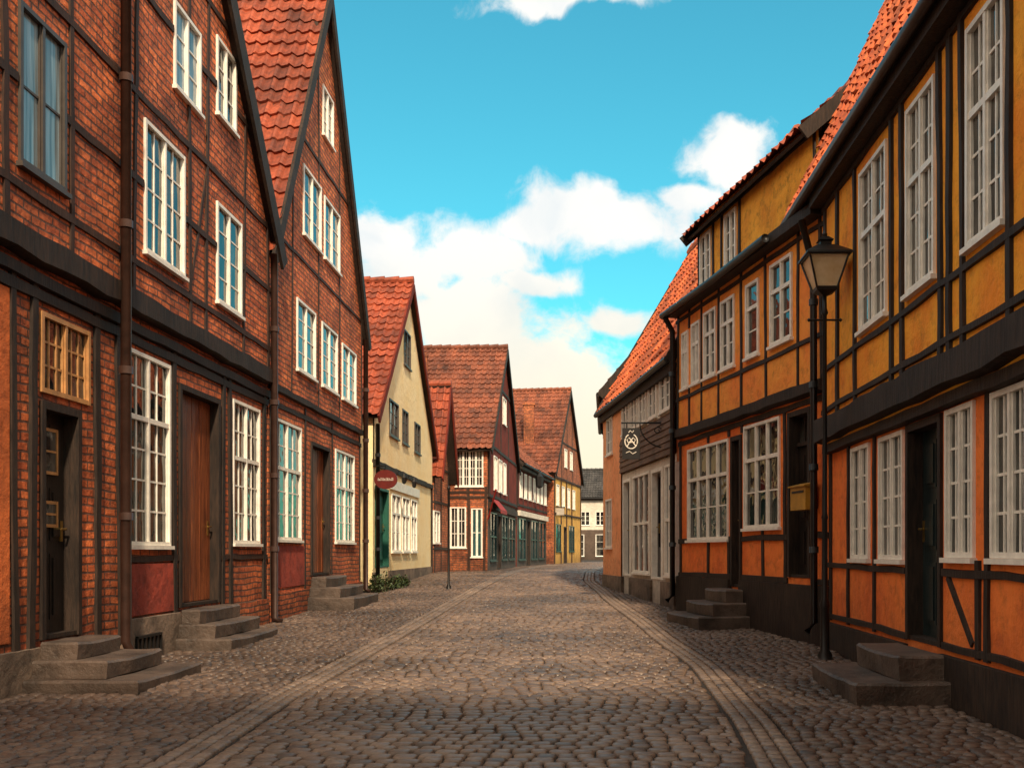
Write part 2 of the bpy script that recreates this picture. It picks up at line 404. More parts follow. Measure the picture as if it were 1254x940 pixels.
def ridge(root_o,a,b,mat):
    mb=MB(); L=(b-a).length; k=max(2,int(L/.4)); 
    for i in range(k):
        p=a+(b-a)*(i/k); q=a+(b-a)*((i+1.06)/k); mb.tube([p+Vector((0,0,.03)),q+Vector((0,0,.0))],[.115,.10],8)
    mb.build('ridge_tiles',mat,root_o)
def gable_roof(root,fr,D,ze,zr,of,es,mat,board='timber',bw=.22):
    h=fr.L/2; m=(zr-ze)/h; zt=zr+.10
    a0=fr.P(-es,ze-es*m+.1,of); top=fr.P(h,zt,of); U=fr.P(0,0,-1)-fr.P(0,0,0)
    o=tiles(root,a0,U,top-a0,D+of,(top-a0).length,mat)
    b0=fr.P(fr.L+es,ze-es*m+.1,of)
    o2=tiles(root,b0,U,top-b0,D+of,(top-b0).length,mat)
    ridge(o,top+Vector((0,0,.02)),top+U*(D+of)+Vector((0,0,.02)),mat)
    b=MB(); b.beam(fr,-es,ze-es*m-.02,h,zt-.12,bw,of-.03,of+.02,jit=0,c=.004); b.build('bargeboard',board,root)
    b=MB(); b.beam(fr,fr.L+es,ze-es*m-.02,h+.02,zt-.14,bw,of-.032,of+.016,jit=0,c=.004); b.build('bargeboard',board,root)
    return o
def eaves_roof(root,fr,D,ze,zr,ov,mat,se=.1,back=True,board='timber',gutter=True,s0=None,s1=None):
    s0=-se if s0 is None else s0; s1=fr.L+se if s1 is None else s1
    m=(zr-ze)/(D/2); a=fr.P(s0,ze-ov*m+.08,ov); t=fr.P(s0,zr+.08,-D/2); U=fr.P(1,0)-fr.P(0,0)
    o=tiles(root,a,U,t-a,s1-s0,(t-a).length,mat)
    b=fr.P(s0,ze-ov*m+.08,-D-ov)
    tiles(root,b,U,t-b,s1-s0,(t-b).length,mat)
    ridge(o,t+Vector((0,0,.03)),fr.P(s1,zr+.11,-D/2),mat)
    for ss in (s0,s1):
        bb=MB(); f2=Fr(tuple(fr.P(ss,0,ov+.02)[:2]),tuple(fr.P(ss,0,-D/2)[:2]),1); bb.beam(f2,0,ze-ov*m-.02,f2.L,zr-.02,.2,-.02,.02,jit=0,c=.003)
        bb.build('bargeboard',board,root)
    if gutter:
        g=MB(); g.tube([fr.P(s0,ze-ov*m+.02,ov+.06),fr.P((s0+s1)/2,ze-ov*m-.01,ov+.06),fr.P(s1,ze-ov*m+.0,ov+.06)],.06,8)
        g.build('gutter','iron',root)
        g=MB(); g.fbox(fr,s0+.02,s1-.02,ze-ov*m-.2,ze-ov*m-.04,-.02,ov*.8); g.build('cornice','timber',root)
    return o
def sides(root,fr,D,zb,ze,mat,kind,zr=None,near=None):
    near=near or mat
    for a,mm in ((0,near),(fr.L,mat)):
        f2=Fr(tuple(fr.P(a,0,-D)[:2]),tuple(fr.P(a,0,0)[:2]),1)
        zt=(lambda s,L=D:ze+(zr-ze)*(1-abs(2*s/L-1))) if kind=='eaves' else None
        wall(root,f2,0,D,zb,(zr if kind=='eaves' else ze),0,[],mm,zt,(D/2,),name='side_wall')
    f3=Fr(tuple(fr.P(0,0,-D)[:2]),tuple(fr.P(fr.L,0,-D)[:2]),1)
    zt=(lambda s,L=fr.L:ze+(zr-ze)*(1-abs(2*s/L-1))) if kind=='gable' else None
    wall(root,f3,0,fr.L,zb,(zr if kind=='gable' else ze),0,[],mat,zt,(fr.L/2,),name='back_wall')
def pipe(root,pts,r=.05,mat='pipe'):
    mb=MB(); mb.tube(pts,r,10)
    z0=min(p[2] for p in pts); z1=max(p[2] for p in pts)
    for k in range(1,5):
        z=z0+(z1-z0)*k/5
        for a,b in zip(pts[:-1],pts[1:]):
            if min(a[2],b[2])<=z<=max(a[2],b[2]) and abs(a[2]-b[2])>.8:
                t=(z-a[2])/(b[2]-a[2]); p=Vector(a)+(Vector(b)-Vector(a))*t
                mb.tube([p-Vector((0,0,.04)),p+Vector((0,0,.04))],r*1.3,10)
    return mb.build('downpipe',mat,root,True)
def plinth(root,fr,s0,s1,z0,z1,mat='plinth_stone',n=.06,holes=()):
    mb=MB(); ss=[s0]
    for h in sorted(holes): ss+= [h[0],h[1]]
    ss.append(s1)
    for i in range(0,len(ss),2):
        if ss[i+1]-ss[i]>.05: mb.fbox(fr,ss[i],ss[i+1],z0,z1,-.02,n)
    return mb.build('plinth',mat,root)
def stepbox(fr,s0,s1,z0,z1,n0,n1):
    mb=MB(); nx_=8; ny_=4; vs=[]; e=.02
    js=random.random()*50
    def top(i,j):
        s=s0+(s1-s0)*i/nx_; n=n0+(n1-n0)*j/ny_
        z=z1-.02*math.sin(PI*i/nx_)*(j/ny_)+.01*noise.noise(Vector((s*4+js,n*4,z0*9)))
        n+= .03*noise.noise(Vector((s*3+js,z0*7,1))) if j==ny_ else 0
        return s,n,z
    T=[[top(i,j) for j in range(ny_+1)] for i in range(nx_+1)]
    for i in range(nx_+1):
        for j in range(ny_+1):
            s,n,z=T[i][j]
            ss=s+(e if i==0 else -e if i==nx_ else 0); nn=n-(e if j==ny_ else 0)
            vs.append(fr.P(ss,z,nn))
    fs=[]
    for i in range(nx_):
        for j in range(ny_): a=i*(ny_+1)+j; fs.append((a,a+1,a+ny_+2,a+ny_+1))
    border=[(0,j) for j in range(ny_+1)]+[(i,ny_) for i in range(1,nx_+1)]+[(nx_,j) for j in range(ny_-1,-1,-1)]
    b1=len(vs)
    for i,j in border: s,n,z=T[i][j]; vs.append(fr.P(s,z-e,n))
    b2=len(vs)
    for i,j in border: s,n,z=T[i][j]; vs.append(fr.P(s,z0,n-.012))
    for q in range(len(border)-1):
        a=border[q][0]*(ny_+1)+border[q][1]; c=border[q+1][0]*(ny_+1)+border[q+1][1]
        fs.append((a,c,b1+q+1,b1+q)); fs.append((b1+q,b1+q+1,b2+q+1,b2+q))
    mb.add(vs,fs); return mb
def steps(fr,s0,s1,zb,zt,k,dep,label,spread=.12,mat='step'):
    c=fr.P((s0+s1)/2,zb,.3); t=thing('stone_steps',label,'steps',c)
    h=(zt-zb)/k
    for i in range(k):
        e=spread*(k-1-i); stepbox(fr,s0-e,s1+e,zb-.05 if i==0 else zb+h*i,zb+h*(i+1),.065,.065+dep*(k-i)).build('step',mat,t)
    return t
def H(fr,l): return [(min(fr.s_(a),fr.s_(b)),max(fr.s_(a),fr.s_(b)),z0,z1) for a,b,z0,z1 in l]
# ================================================================= LEFT HOUSE 1
fr=Fr((-5,6.4),(-5,16.35)); L=fr.L
r1=thing('brick_house','tall dark red brick house nearest on the left with brown plank door and black door','house',fr.P(0,0))
def zt1(s): return 6.25+5.9*(1-abs(2*s/L-1))
up=H(fr,[(12,70,4.72,6.15),(168,218,4.7,6.2),(258,289,4.7,6.05),(205,238,6.95,8.0),(258,282,7.25,8.3)])
lo=H(fr,[(48,108,2.78,3.53),(48,97,.48,2.7),(152,207,1.37,3.56),(218,268,.6,3.4),(284,317,1.42,3.5)])
wall(r1,fr,0,L,-.2,4.0,0,lo,'brick_a')
wall(r1,fr,0,L,4.0,12.2,.07,up,'brick_a',zt1,(L/2,))
sides(r1,fr,9,-.2,6.25,'brick_a','gable',12.15)
gable_roof(r1,fr,9,6.25,12.15,.22,.25,'tile_a',bw=.3)
j=MB(); j.beam(fr,0,4.05,L,4.08,.28,-.05,.13,.012,.03); j.build('jetty_beam','timber',r1); j=MB(); j.beam(fr,0,3.8,L,3.8,.13,-.05,.06,.01); j.build('floor_beam','timber',r1)
S=fr.s_
pu=[S(-60),S(2)-.12,S(76),S(143),S(160),S(225),S(247),S(293),S(322)]
frame(r1,fr,0,L,4.2,12,.07,up,pu,[4.52,5.45,6.4,7.6,8.6],.10,'timber_brown',zt1,[(S(226),4.65,S(246),6.3)],proud=.02)
pl=[S(15),S(38),S(118),S(145),S(212),S(272),S(281),S(322)]
frame(r1,fr,0,L,.3,3.75,0,lo,pl,[3.66],.12,'timber',None,[],proud=.03)
frame(r1,fr,S(145),L,1.0,1.4,0,lo,[],[1.22],.09,'timber_brown',None,[],proud=.018,name='rail')
for i,h in enumerate(up): window(r1,fr,h,.07,2,1 if i!=1 else 2,(4 if i else 2) if i<3 else 3,mat='blue_frame' if i==0 else 'white',glass='glass_sky' if i in (0,3) else 'glass')
window(r1,fr,lo[0],0,2,3,3,mat='ochre_frame',sill=False,glass='glass'); window(r1,fr,lo[2],0,2,2,6,2); window(r1,fr,lo[4],0,2,2,5,2)
door(r1,fr,lo[1],0,'door_black','panel_lights'); door(r1,fr,lo[3],0,'door_brown','plank')
plinth(r1,fr,0,S(46),-.2,.42,'plinth_stone',.07); plinth(r1,fr,S(145),S(215),-.2,.55,'plinth_stone',.07); plinth(r1,fr,S(272),L-.03,-.2,.55,'brick_b',.05)
q=MB()
for k in range(7): a=S(158)+(S(188)-S(158))*k/6; q.fbox(fr,a-.012,a+.012,.1,.34,.075,.1)
q.fbox(fr,S(158),S(188),.33,.36,.072,.105); q.fbox(fr,S(158),S(188),.08,.11,.072,.105); q.build('vent_grille','iron',r1)
q=MB(); q.fbox(fr,S(146),S(212),.58,1.16,-.02,.02); q.build('wall_panel','red_panel',r1)
q=MB(); q.fbox(fr,0.1,S(17)-.1,.5,3.6,-.02,.018); q.build('wall_panel','orange_panel',r1)
pipe(r1,[fr.P(S(136),7.9,.16),fr.P(S(136),.35,.16),fr.P(S(138),.2,.2),fr.P(S(142)+.2,.12,.26)],.055)
pipe(r1,[fr.P(L-.2,6.0,.18),fr.P(L-.05,5.6,.14),fr.P(L-.05,.25,.14),fr.P(L-.05,.18,.25)],.055)
steps(fr,lo[1][0]-.1,lo[1][1]+.05,0,.47,3,.34,'worn brown stone steps in front of the black door, nearest on the left',.16)
steps(fr,lo[3][0]-.05,lo[3][1]+.0,.06,.58,3,.23,'stone steps below the tall brown plank door on the left',.1)
# ================================================================= LEFT HOUSE 2
fr=Fr((-5,16.43),(-5,23.35)); L=fr.L; S=fr.s_
r2=thing('brick_house','narrow tall red brick house with steep gable, second on the left','house',fr.P(0,.2))
def zt2(s): return 6.3+5.8*(1-abs(2*s/L-1))
up=H(fr,[(360,383,4.5,5.75),(391,410,4.5,5.72),(416,433,4.5,5.65),(368,390,7.0,8.25),(394,413,7.0,8.2),(392,405,9.35,10.3)])
lo=H(fr,[(333,368,1.5,3.5),(380,403,.85,3.35),(410,433,1.5,3.4)])
wall(r2,fr,0,L,0,3.95,0,lo,'brick_b'); wall(r2,fr,0,L,3.95,12.1,.04,up,'brick_b',zt2,(L/2,))
sides(r2,fr,9,0,6.3,'brick_b','gable',12.1)
gable_roof(r2,fr,9,6.3,12.1,.18,.2,'tile_a')
j=MB(); j.beam(fr,0,3.98,L,4.0,.14,-.05,.075,.012,.02); j.build('floor_beam','timber',r2)
frame(r2,fr,0,L,4.0,12,.04,up,[.1,S(355),S(387),S(413),L-.1],[6.5,8.7],.08,'timber_brown',zt2,proud=.016)
frame(r2,fr,0,L,.6,3.9,0,lo,[.12,S(373),S(406),L-.12],[3.72],.10,'timber',proud=.018)
for i,h in enumerate(up): window(r2,fr,h,.04,2,1,4 if i<3 else 3,glass='glass')
window(r2,fr,lo[0],0,2,2,5,2); window(r2,fr,lo[2],0,2,2,5,2); door(r2,fr,lo[1],0,'door_brown','plank')
plinth(r2,fr,0.02,L,0,.62,'brick_a',.05,[(lo[1][0],lo[1][1])])
q=MB(); q.fbox(fr,S(334),S(372),.7,1.4,-.02,.014); q.build('wall_panel','red_panel',r2)
pipe(r2,[fr.P(L-.1,6.1,.14),fr.P(L-.1,.45,.14),fr.P(L-.1,.4,.24)],.055)
steps(fr,lo[1][0]-.15,lo[1][1]+.1,.28,.83,3,.28,'dark stone steps at the doorway of the second brick house on the left',.13)
# ================================================================= LEFT HOUSE 3 yellow
fr=Fr((-5,24.75),(-5,34.5)); L=fr.L; S=fr.s_
r3=thing('yellow_house','pale yellow plastered gable house with red tiled roof and green door','house',fr.P(0,.4))
def zt3(s): return 4.7+4.3*(1-abs(2*s/L-1))
up=H(fr,[(475,486,4.35,5.3),(491,498,4.35,5.3),(506,513,4.3,5.2),(493,501,6.6,7.6)])
lo=H(fr,[(459,475,.9,2.9),(479,490,1.3,2.85),(492,501,1.3,2.85),(503,510,1.3,2.85)])
wall(r3,fr,0,L,.2,3.4,0,lo,'cream'); wall(r3,fr,0,L,3.4,9.05,.03,up,'cream',zt3,(L/2,))
sides(r3,fr,9,.2,4.7,'cream','gable',9.0)
gable_roof(r3,fr,9,4.7,9.0,.2,.25,'tile_a','dark_red_wood')
frame(r3,fr,0,L,.6,8,.03,up,[],[3.45],.16,'timber',proud=.03,name='floor_beam')
for h in up: window(r3,fr,h,.03,2,1,3,mat='blue_frame',glass='glass_d')
for h in lo[1:]: window(r3,fr,h,0,2,1,3,1)
door(r3,fr,lo[0],0,'door_green','panel',frame_mat='door_green')
plinth(r3,fr,0,L,.2,.8,'plinth_stone',.04,[(lo[0][0],lo[0][1])])
q=MB(); q.fbox(fr,S(477),S(512),2.95,3.2,-.01,.05); q.build('shop_fascia','white',r3)
pipe(r3,[fr.P(.1,4.4,.1),fr.P(.1,.6,.1)],.05,'iron')
for px in (484,497): 
    q=MB(); c=fr.P(S(px),3.05,.24); q.lathe(c.x,c.y,[(.015,3.42),(.03,3.38),(.075,3.3),(.055,3.16),(.02,3.13)],6); q.tube([fr.P(S(px),3.3,.0),fr.P(S(px),3.48,.1),c+Vector((0,0,.4))],.01,6)
    q.build('wall_lantern','iron',r3)
# ================================================================= HOUSE 4
fr=Fr((-4.95,34.75),(-4.85,37.85)); L=fr.L; S=fr.s_
r4=thing('timbered_house','small narrow orange half-timbered house between the yellow house and the brick shop','house',fr.P(0,.5))
def zt4(s): return 4.2+2.9*(1-abs(2*s/L-1))
lo=H(fr,[(531,538,1.6,2.7)])
wall(r4,fr,0,L,.3,7.2,0,lo,'brick_c',zt4,(L/2,)); sides(r4,fr,7,.3,4.2,'brick_c','gable',7.1); gable_roof(r4,fr,7,4.2,7.1,.35,.25,'tile_a','dark_red_wood')
frame(r4,fr,0,L,.5,7,0,lo,[.1,S(529),S(540),L-.1],[1.4,3.0,4.2],.12,'timber',zt4)
window(r4,fr,lo[0],0,2,1,3)
# ================================================================= HOUSE 5
fr=Fr((-3.42,38),(-3.0,48)); L=fr.L; S=fr.s_
r5=thing('corner_shop_house','brick corner shop house with brown tiled roof and dark red boarded gable','house',fr.P(0,.56))
def zt5(s): return 5.25+4.5*(1-abs(2*s/L-1))
up=H(fr,[(603,607,3.7,5.0),(609,613,3.7,5.0),(615,618,3.7,5.0)])+[(4.3,5.5,6.6,7.7)]
lo=[(.6,2.6,.95,2.8),(3.0,4.0,.6,2.8),(4.4,6.4,.95,2.8),(6.9,9.4,.95,2.8)]
wall(r5,fr,0,L,.3,3.3,0,lo,'grey_wall'); wall(r5,fr,0,L,3.3,9.8,.05,up,'dark_red_wood',zt5,(L/2,))
frame(r5,fr,0,L,3.3,9.6,.05,up,[.15,3.6,6.4,L-.15],[3.4,5.3,7.9],.14,'timber',zt5)
wall(r5,Fr((-3.0,48),(-9,48.2),1),0,6,.3,5.2,0,[],'brick_c',name='side_wall')
fs=Fr((-10.4,38.29),(-3.42,38)); Ss=fs.s_
nl=H(fs,[(551,571,1.45,2.95),(577,591,1.1,2.9)]); nu=H(fs,[(558,592,3.72,5.05)])
wall(r5,fs,0,fs.L,.3,5.25,0,nl+nu,'brick_c',name='side_wall')
frame(r5,fs,0,fs.L,.5,5.2,0,nl+nu,[Ss(549),Ss(574),Ss(594),fs.L-.1],[3.3,3.5,5.15],.11,'timber_brown',None,[])
window(r5,fs,nl[0],0,2,2,3); window(r5,fs,nl[1],0,2,1,2,glass='glass_t')
for h in nu: window(r5,fs,h,0,4,2,4)
gable_roof(r5,fr,7,5.25,9.75,.2,.3,'tile_c','timber')
for h in up: window(r5,fr,h,.05,2,2,3)
for h in (lo[0],lo[2],lo[3]): window(r5,fr,h,0,2,1,2,1,mat='door_teal',glass='glass_t')
door(r5,fr,lo[1],0,'door_teal','glazed')
q=MB(); q.fbox(fr,.2,L-.2,2.9,3.15,0,.12); q.build('shop_fascia','timber_brown',r5)
q=MB(); q.hexa([fr.P(.4,2.85,.45),fr.P(2.4,2.85,.45),fr.P(2.4,3.25,.13),fr.P(.4,3.25,.13),fr.P(.4,2.88,.45),fr.P(2.4,2.88,.45),fr.P(2.4,3.28,.13),fr.P(.4,3.28,.13)]); q.fbox(fr,.4,2.4,2.74,2.86,.44,.455); q.build('awning','red_paint',r5)
q=MB(); q.lathe(-6.3,41.6,[(.16,7.5),(.16,9.2),(.2,9.2),(.2,9.3),(.12,9.35)],4,.78); q.build('chimney','brick_c',r5)
# ================================================================= HOUSE 5b
fr=Fr((-2.97,48.12),(-1.9,58.2)); L=fr.L; S=fr.s_
rb=thing('shop_house','low dark shop house with white shopfront in the middle of the far left row','house',fr.P(0,.56))
up=[(i,i+.8,3.9,5.1) for i in (.5,1.9,3.3,4.7,6.1,7.5,8.9)]; lo=[(.5,2.6,.9,2.9),(3.0,4.0,.6,2.9),(4.4,6.6,.9,2.9),(7.0,9.6,.9,2.9)]
wall(rb,fr,0,L,.3,3.3,0,lo,'grey_wall'); wall(rb,fr,0,L,3.3,5.7,.05,up,'dark_red_wood'); sides(rb,fr,6,.3,5.7,'dark_red_wood','eaves',8.4); eaves_roof(rb,fr,6,5.7,8.4,.35,'tile_c')
frame(rb,fr,0,L,3.4,5.6,.05,up,[.1,1.6,3,4.4,5.8,7.2,8.6,L-.1],[3.5,5.5],.12,'timber')
for h in up: window(rb,fr,h,.05,2,1,3)
for h in (lo[0],lo[2],lo[3]): window(rb,fr,h,0,2,1,2,1,mat='door_teal',glass='glass_t')
door(rb,fr,lo[1],0,'door_teal','glazed')
q=MB(); q.fbox(fr,.2,L-.2,3.0,3.25,0,.15); q.build('shop_fascia','white_wall',rb)
# ================================================================= HOUSE 6
fr=Fr((-1.48,58.5),(0.05,68)); L=fr.L
r6=thing('gable_house','tall far house with brown tiled roof, chimney and yellow ground floor','house',fr.P(0,.56))
def zt6(s): return 6.0+5.2*(1-abs(2*s/L-1))
up=[(i,i+.9,4.0,5.2) for i in (.7,2.6,4.5,6.4)]+[(i,i+.9,6.4,7.5) for i in (3.2,5.2)]; lo=[(.6,2.2,1.3,2.9),(3.2,4.2,.6,2.8),(5,7,1.3,2.9)]
wall(r6,fr,0,L,.3,5.5,0,lo+up,'yellow'); wall(r6,fr,0,L,5.5,11.2,.04,up,'brick_c',zt6,(L/2,)); sides(r6,fr,9,.3,6.0,'brick_c','gable',11.2); gable_roof(r6,fr,9,6.0,11.2,.2,.3,'tile_c')
frame(r6,fr,0,L,.6,11,.04,up+lo,[.1,2.2,4.1,6,L-.1],[3.5,5.6,7.8],.12,'timber_brown',zt6)
for k,h in enumerate(up): window(r6,fr,h,0 if k<4 else .04,2,1,3)
for h in (lo[0],lo[2]): window(r6,fr,h,0,2,1,2,glass='glass_t',mat='door_teal')
door(r6,fr,lo[1],0,'door_black','panel')
q=MB(); q.box(-3.3,-2.7,60.2,60.8,7.2,9.9); q.box(-3.36,-2.64,60.14,60.86,9.9,10.05); q.build('chimney','brick_c',r6)
# ================================================================= FAR HOUSES
fr=Fr((-2.0,90),(9,89)); L=fr.L
r7=thing('white_house','small pale house with dark slate roof closing the far end of the street','house',fr.P(0,.56))
up=[(i,i+.8,3.6,4.8) for i in (.8,2.1,3.4,4.7,6.0,7.3)]; lo=[(i,i+1.6,.9,2.8) for i in (.8,3.4,6.0)]
wall(r7,fr,0,L,.3,3.2,0,lo,'grey_wall'); wall(r7,fr,0,L,3.2,6.2,0,up,'white_wall'); sides(r7,fr,6,.3,6.2,'grey_wall','eaves',8.6); eaves_roof(r7,fr,6,6.2,8.6,.3,'tile_dark')
for h in up+lo: window(r7,fr,h,0,2,1,3)
fr=Fr((7,-4),(-10,-4),1); L=fr.L  # unseen house, added and sized so its shadow darkens the near cobbles
shade_house=thing('brick_house','unseen wide red brick house added behind the viewpoint to shade the foreground','house',fr.P(0,0))
bw_=[(i,i+1.0,1.2,2.8) for i in (1,3.5,6,10,12.5,15)]+[(i,i+1.0,4.2,5.6) for i in (1,3.5,6,8.3,10.5,12.5,15)]
wall(shade_house,fr,0,L,-.2,6.6,0,bw_,'brick_b')
for h in bw_: window(shade_house,fr,h,0,2,2,4)
sides(shade_house,fr,7,-.2,6.6,'brick_b','eaves',14.0); eaves_roof(shade_house,fr,7,6.6,14.0,.3,'tile_a')
# ================================================================= RIGHT HOUSE 1
fr=Fr((3.14,4.2),(3.14,12.86),-1); L=fr.L; S=fr.s_
q1=thing('timbered_house','nearest house on the right with ochre half-timbered upper floor over a black jetty','house',fr.P(0,0))
up=H(fr,[(1063,1097,3.68,5.4),(1122,1158,3.68,5.4),(1198,1246,3.68,5.4),(1330,1400,3.68,5.4)])
lo=H(fr,[(1044,1066,1.22,2.48),(1078,1108,1.22,2.48),(1112,1155,.47,2.5),(1160,1195,1.25,2.5),(1216,1262,1.25,2.5),(1330,1400,1.25,2.5)])
wall(q1,fr,0,L,-.2,2.6,0,lo,'orange'); wall(q1,fr,0,L,2.6,5.9,.08,up,'ochre'); sides(q1,fr,3.2,-.2,5.8,'ochre','eaves',9.2)
frame(q1,fr,0,L,2.9,5.85,.08,up,[L-.12,S(1035),S(1057),S(1103),S(1116),S(1164),S(1176),S(1192),S(1252),S(1290),S(1420),.1],[3.05,3.55,5.55,5.8],.10,'timber',None,[],proud=.03,wr=.08)
frame(q1,fr,0,L,.45,2.55,0,lo,[L-.1,S(1040),S(1072),S(1110),S(1158),S(1199),S(1211),S(1268),.1],[1.12,.5],.10,'timber',None,[(S(1162),1.08,S(1192),.55)],proud=.025,wr=.08)
j=MB(); j.beam(fr,0,2.79,L,2.79,.34,-.05,.2,.014,.04); j.build('jetty_beam','timber',q1); j=MB(); j.beam(fr,0,2.57,L,2.57,.12,-.05,.1,.01); j.build('floor_beam','timber',q1)
plinth(q1,fr,0,L,-.2,.42,'timber',.07,[(lo[2][0],lo[2][1])])
for i,h in enumerate(up): window(q1,fr,h,.08,2,2,5,2,glass='glass_l')
for h in lo[:2]+lo[3:]: window(q1,fr,h,0,2,2,4,glass='glass')
door(q1,fr,lo[2],0,'door_teal','panel',handle_side=1)
a=fr.P(-.2,5.82,.29); t=fr.P(-.2,9.25,-1.31); U=fr.P(1,0)-fr.P(0,0)
o=tiles(q1,a,U,t-a,14.6-4.0,(t-a).length,'tile_b',sag=.02); b=fr.P(-.2,5.82,-3.0); tiles(q1,b,U,t-b,14.6-4.0,(t-b).length,'tile_b'); ridge(o,t,t+U*10.6,'tile_b')
g=MB(); g.tube([fr.P(-.2,5.78,.33),fr.P(4,5.75,.33),fr.P(10.35,5.77,.33)],.06,10); g.build('gutter','pipe',q1,True)
g=MB(); g.fbox(fr,-.1,L,5.6,5.72,.06,.26); g.build('cornice','timber',q1)
steps(fr,lo[2][0]-.22,lo[2][1]+.1,0,.42,2,.40,'broad worn stone steps at the dark teal door on the right',.16)
# ================================================================= RIGHT HOUSE 2
fr=Fr((3.14,12.92),(1.82,18.7),-1); L=fr.L; S=fr.s_
q2=thing('timbered_house','bright orange half-timbered house on the right with raised yellow attic storey','house',fr.P(0,.1))
lo=H(fr,[(966,994,.95,3.2),(912,956,1.65,3.2),(896,909,.75,3.1),(843,893,1.5,3.1)])
up=H(fr,[(948,975,4.2,5.35),(918,934,4.2,5.3),(887,904,4.2,5.3),(866,881,4.2,5.3),(851,861,4.2,5.25),(839,847,4.2,5.2)])
wall(q2,fr,0,L,-.1,3.35,0,lo,'orange'); wall(q2,fr,0,L,3.35,5.7,.05,up,'amber')
frame(q2,fr,0,L,3.5,5.65,.05,up,[.1,S(982),S(942),S(912),S(884),S(863),S(848),L-.1],[4.05,5.45],.08,'timber',None,[],proud=.02)
frame(q2,fr,0,L,.85,3.3,0,lo,[.1,S(998),S(962),S(909),S(893),L-.1,S(935),S(868)],[.9,1.5,3.27],.10,'timber',None,[],proud=.022)
j=MB(); j.beam(fr,0,3.42,L,3.42,.2,-.05,.13,.012,.03); j.build('jetty_beam','timber',q2)
plinth(q2,fr,0,L,-.1,.86,'timber',.07,[(lo[2][0],lo[2][1])])
window(q2,fr,lo[1],0,3,1,3,1); window(q2,fr,lo[3],0,4,1,3,1)
for h in up: window(q2,fr,h,.05,2 if h is not up[1] else 1,1,3,1)
door(q2,fr,lo[0],0,'door_black','panel',light=.4); door(q2,fr,lo[2],0,'door_brown','plank')
D=4.0
f2=Fr(tuple(fr.P(.9,0,-.3)[:2]),tuple(fr.P(L-.15,0,-.3)[:2]),-1)
au=H(f2,[(858,871,6.05,6.95),(888,902,6.05,6.95)])
wall(q2,f2,0,f2.L,5.6,7.2,0,au,'attic_yellow',name='attic_wall'); 
frame(q2,f2,0,f2.L,5.65,7.1,0,au,[.1,f2.s_(874),f2.s_(884),f2.s_(906),f2.L-.08],[7.05],.09,'timber')
for h in au: window(q2,f2,h,0,2,1,3)
ff=Fr(tuple(fr.P(L,0,-D)[:2]),tuple(fr.P(L,0,0)[:2]),1); wall(q2,ff,0,D,0,5.7,0,[],'orange',name='side_wall')
fg=Fr(tuple(fr.P(L-.15,0,-D)[:2]),tuple(fr.P(L-.15,0,-.3)[:2]),1); wall(q2,fg,0,fg.L,5.6,9,0,[],'attic_yellow',(lambda s:7.1+1.7*(1-abs(2*s/3.7-1))),(1.85,),name='side_wall')
wall(q2,Fr(tuple(fr.P(0,0,-D)[:2]),tuple(fr.P(L,0,-D)[:2]),1),0,L,0,7.1,0,[],'orange',name='back_wall')
eaves_roof(q2,f2,D-.3,7.15,8.8,.24,'tile_a',gutter=False,se=.06)
g=MB(); g.tube([fr.P(1.3,5.62,.3),fr.P(3.5,5.58,.3),fr.P(L+.1,5.6,.3)],.06,10); g.build('gutter','iron',q2,True)
g=MB(); g.fbox(fr,0.02,L,5.55,5.69,-.28,.24); g.build('cornice','timber',q2)
pipe(q2,[fr.P(L-.05,5.55,.3),fr.P(L-.05,5.3,.15),fr.P(L-.05,.5,.15),fr.P(L-.05,.4,.26)],.05,'iron')
pipe(q2,[fr.P(.15,5.5,.3),fr.P(.1,4.9,.16),fr.P(.08,.4,.16),fr.P(.08,.28,.26)],.045,'iron')
steps(fr,lo[2][0]-.2,lo[2][1]+.3,.14,.72,3,.27,'dark stone steps in front of the bright orange half-timbered house on the right',.14)
# ================================================================= RIGHT HOUSE 3
fr=Fr((1.78,18.8),(.63,26.3),-1); L=fr.L; S=fr.s_
q3=thing('shop_house','house with brown weatherboard band, white shop windows and steep orange roof on the right','house',fr.P(0,.3))
up=H(fr,[(765,773,3.98,4.78),(775,783,3.98,4.78),(785,794,3.98,4.78),(797,807,3.98,4.78),(811,825,3.98,4.78)])
lo=H(fr,[(764,773,.75,2.95),(776,796,.85,2.95),(799,812,.75,2.95),(815,829,.85,2.95)])
s1=S(762)
wall(q3,fr,0,s1,.1,3.1,0,lo,'white_wall'); wall(q3,fr,0,s1,3.1,3.9,.04,up,'brown_board'); wall(q3,fr,0,s1,3.9,5.1,.03,up,'white_wall')
pw=H(fr,[(744,751,1.4,2.6),(745,752,3.7,4.6)])
wall(q3,fr,s1,L,.1,5.1,.03,pw,'pink')
for h in pw: window(q3,fr,h,.03,2,1,3)
b=MB()
for k in range(6): z=3.12+k*.125; b.hexa([fr.P(.02,z,.045),fr.P(s1,z,.045),fr.P(s1,z,.075),fr.P(.02,z,.075),fr.P(.02,z+.12,.045),fr.P(s1,z+.12,.045),fr.P(s1,z+.12,.055),fr.P(.02,z+.12,.055)])
b.build('weatherboards','brown_board',q3)
for h in up: window(q3,fr,h,.04,2,2,3)
for h in (lo[1],lo[3]): window(q3,fr,h,0,3,1,2,1,glass='glass_d')
door(q3,fr,lo[0],0,'door_black','glazed',frame_mat='white'); door(q3,fr,lo[2],0,'door_black','glazed',frame_mat='white')
plinth(q3,fr,0,L,.1,.72,'plinth_stone',.06,[(lo[0][0],lo[0][1]),(lo[2][0],lo[2][1])])
sides(q3,fr,4.6,.1,5.05,'pink','eaves',9.0); eaves_roof(q3,fr,4.6,5.05,9.0,.15,'tile_b')
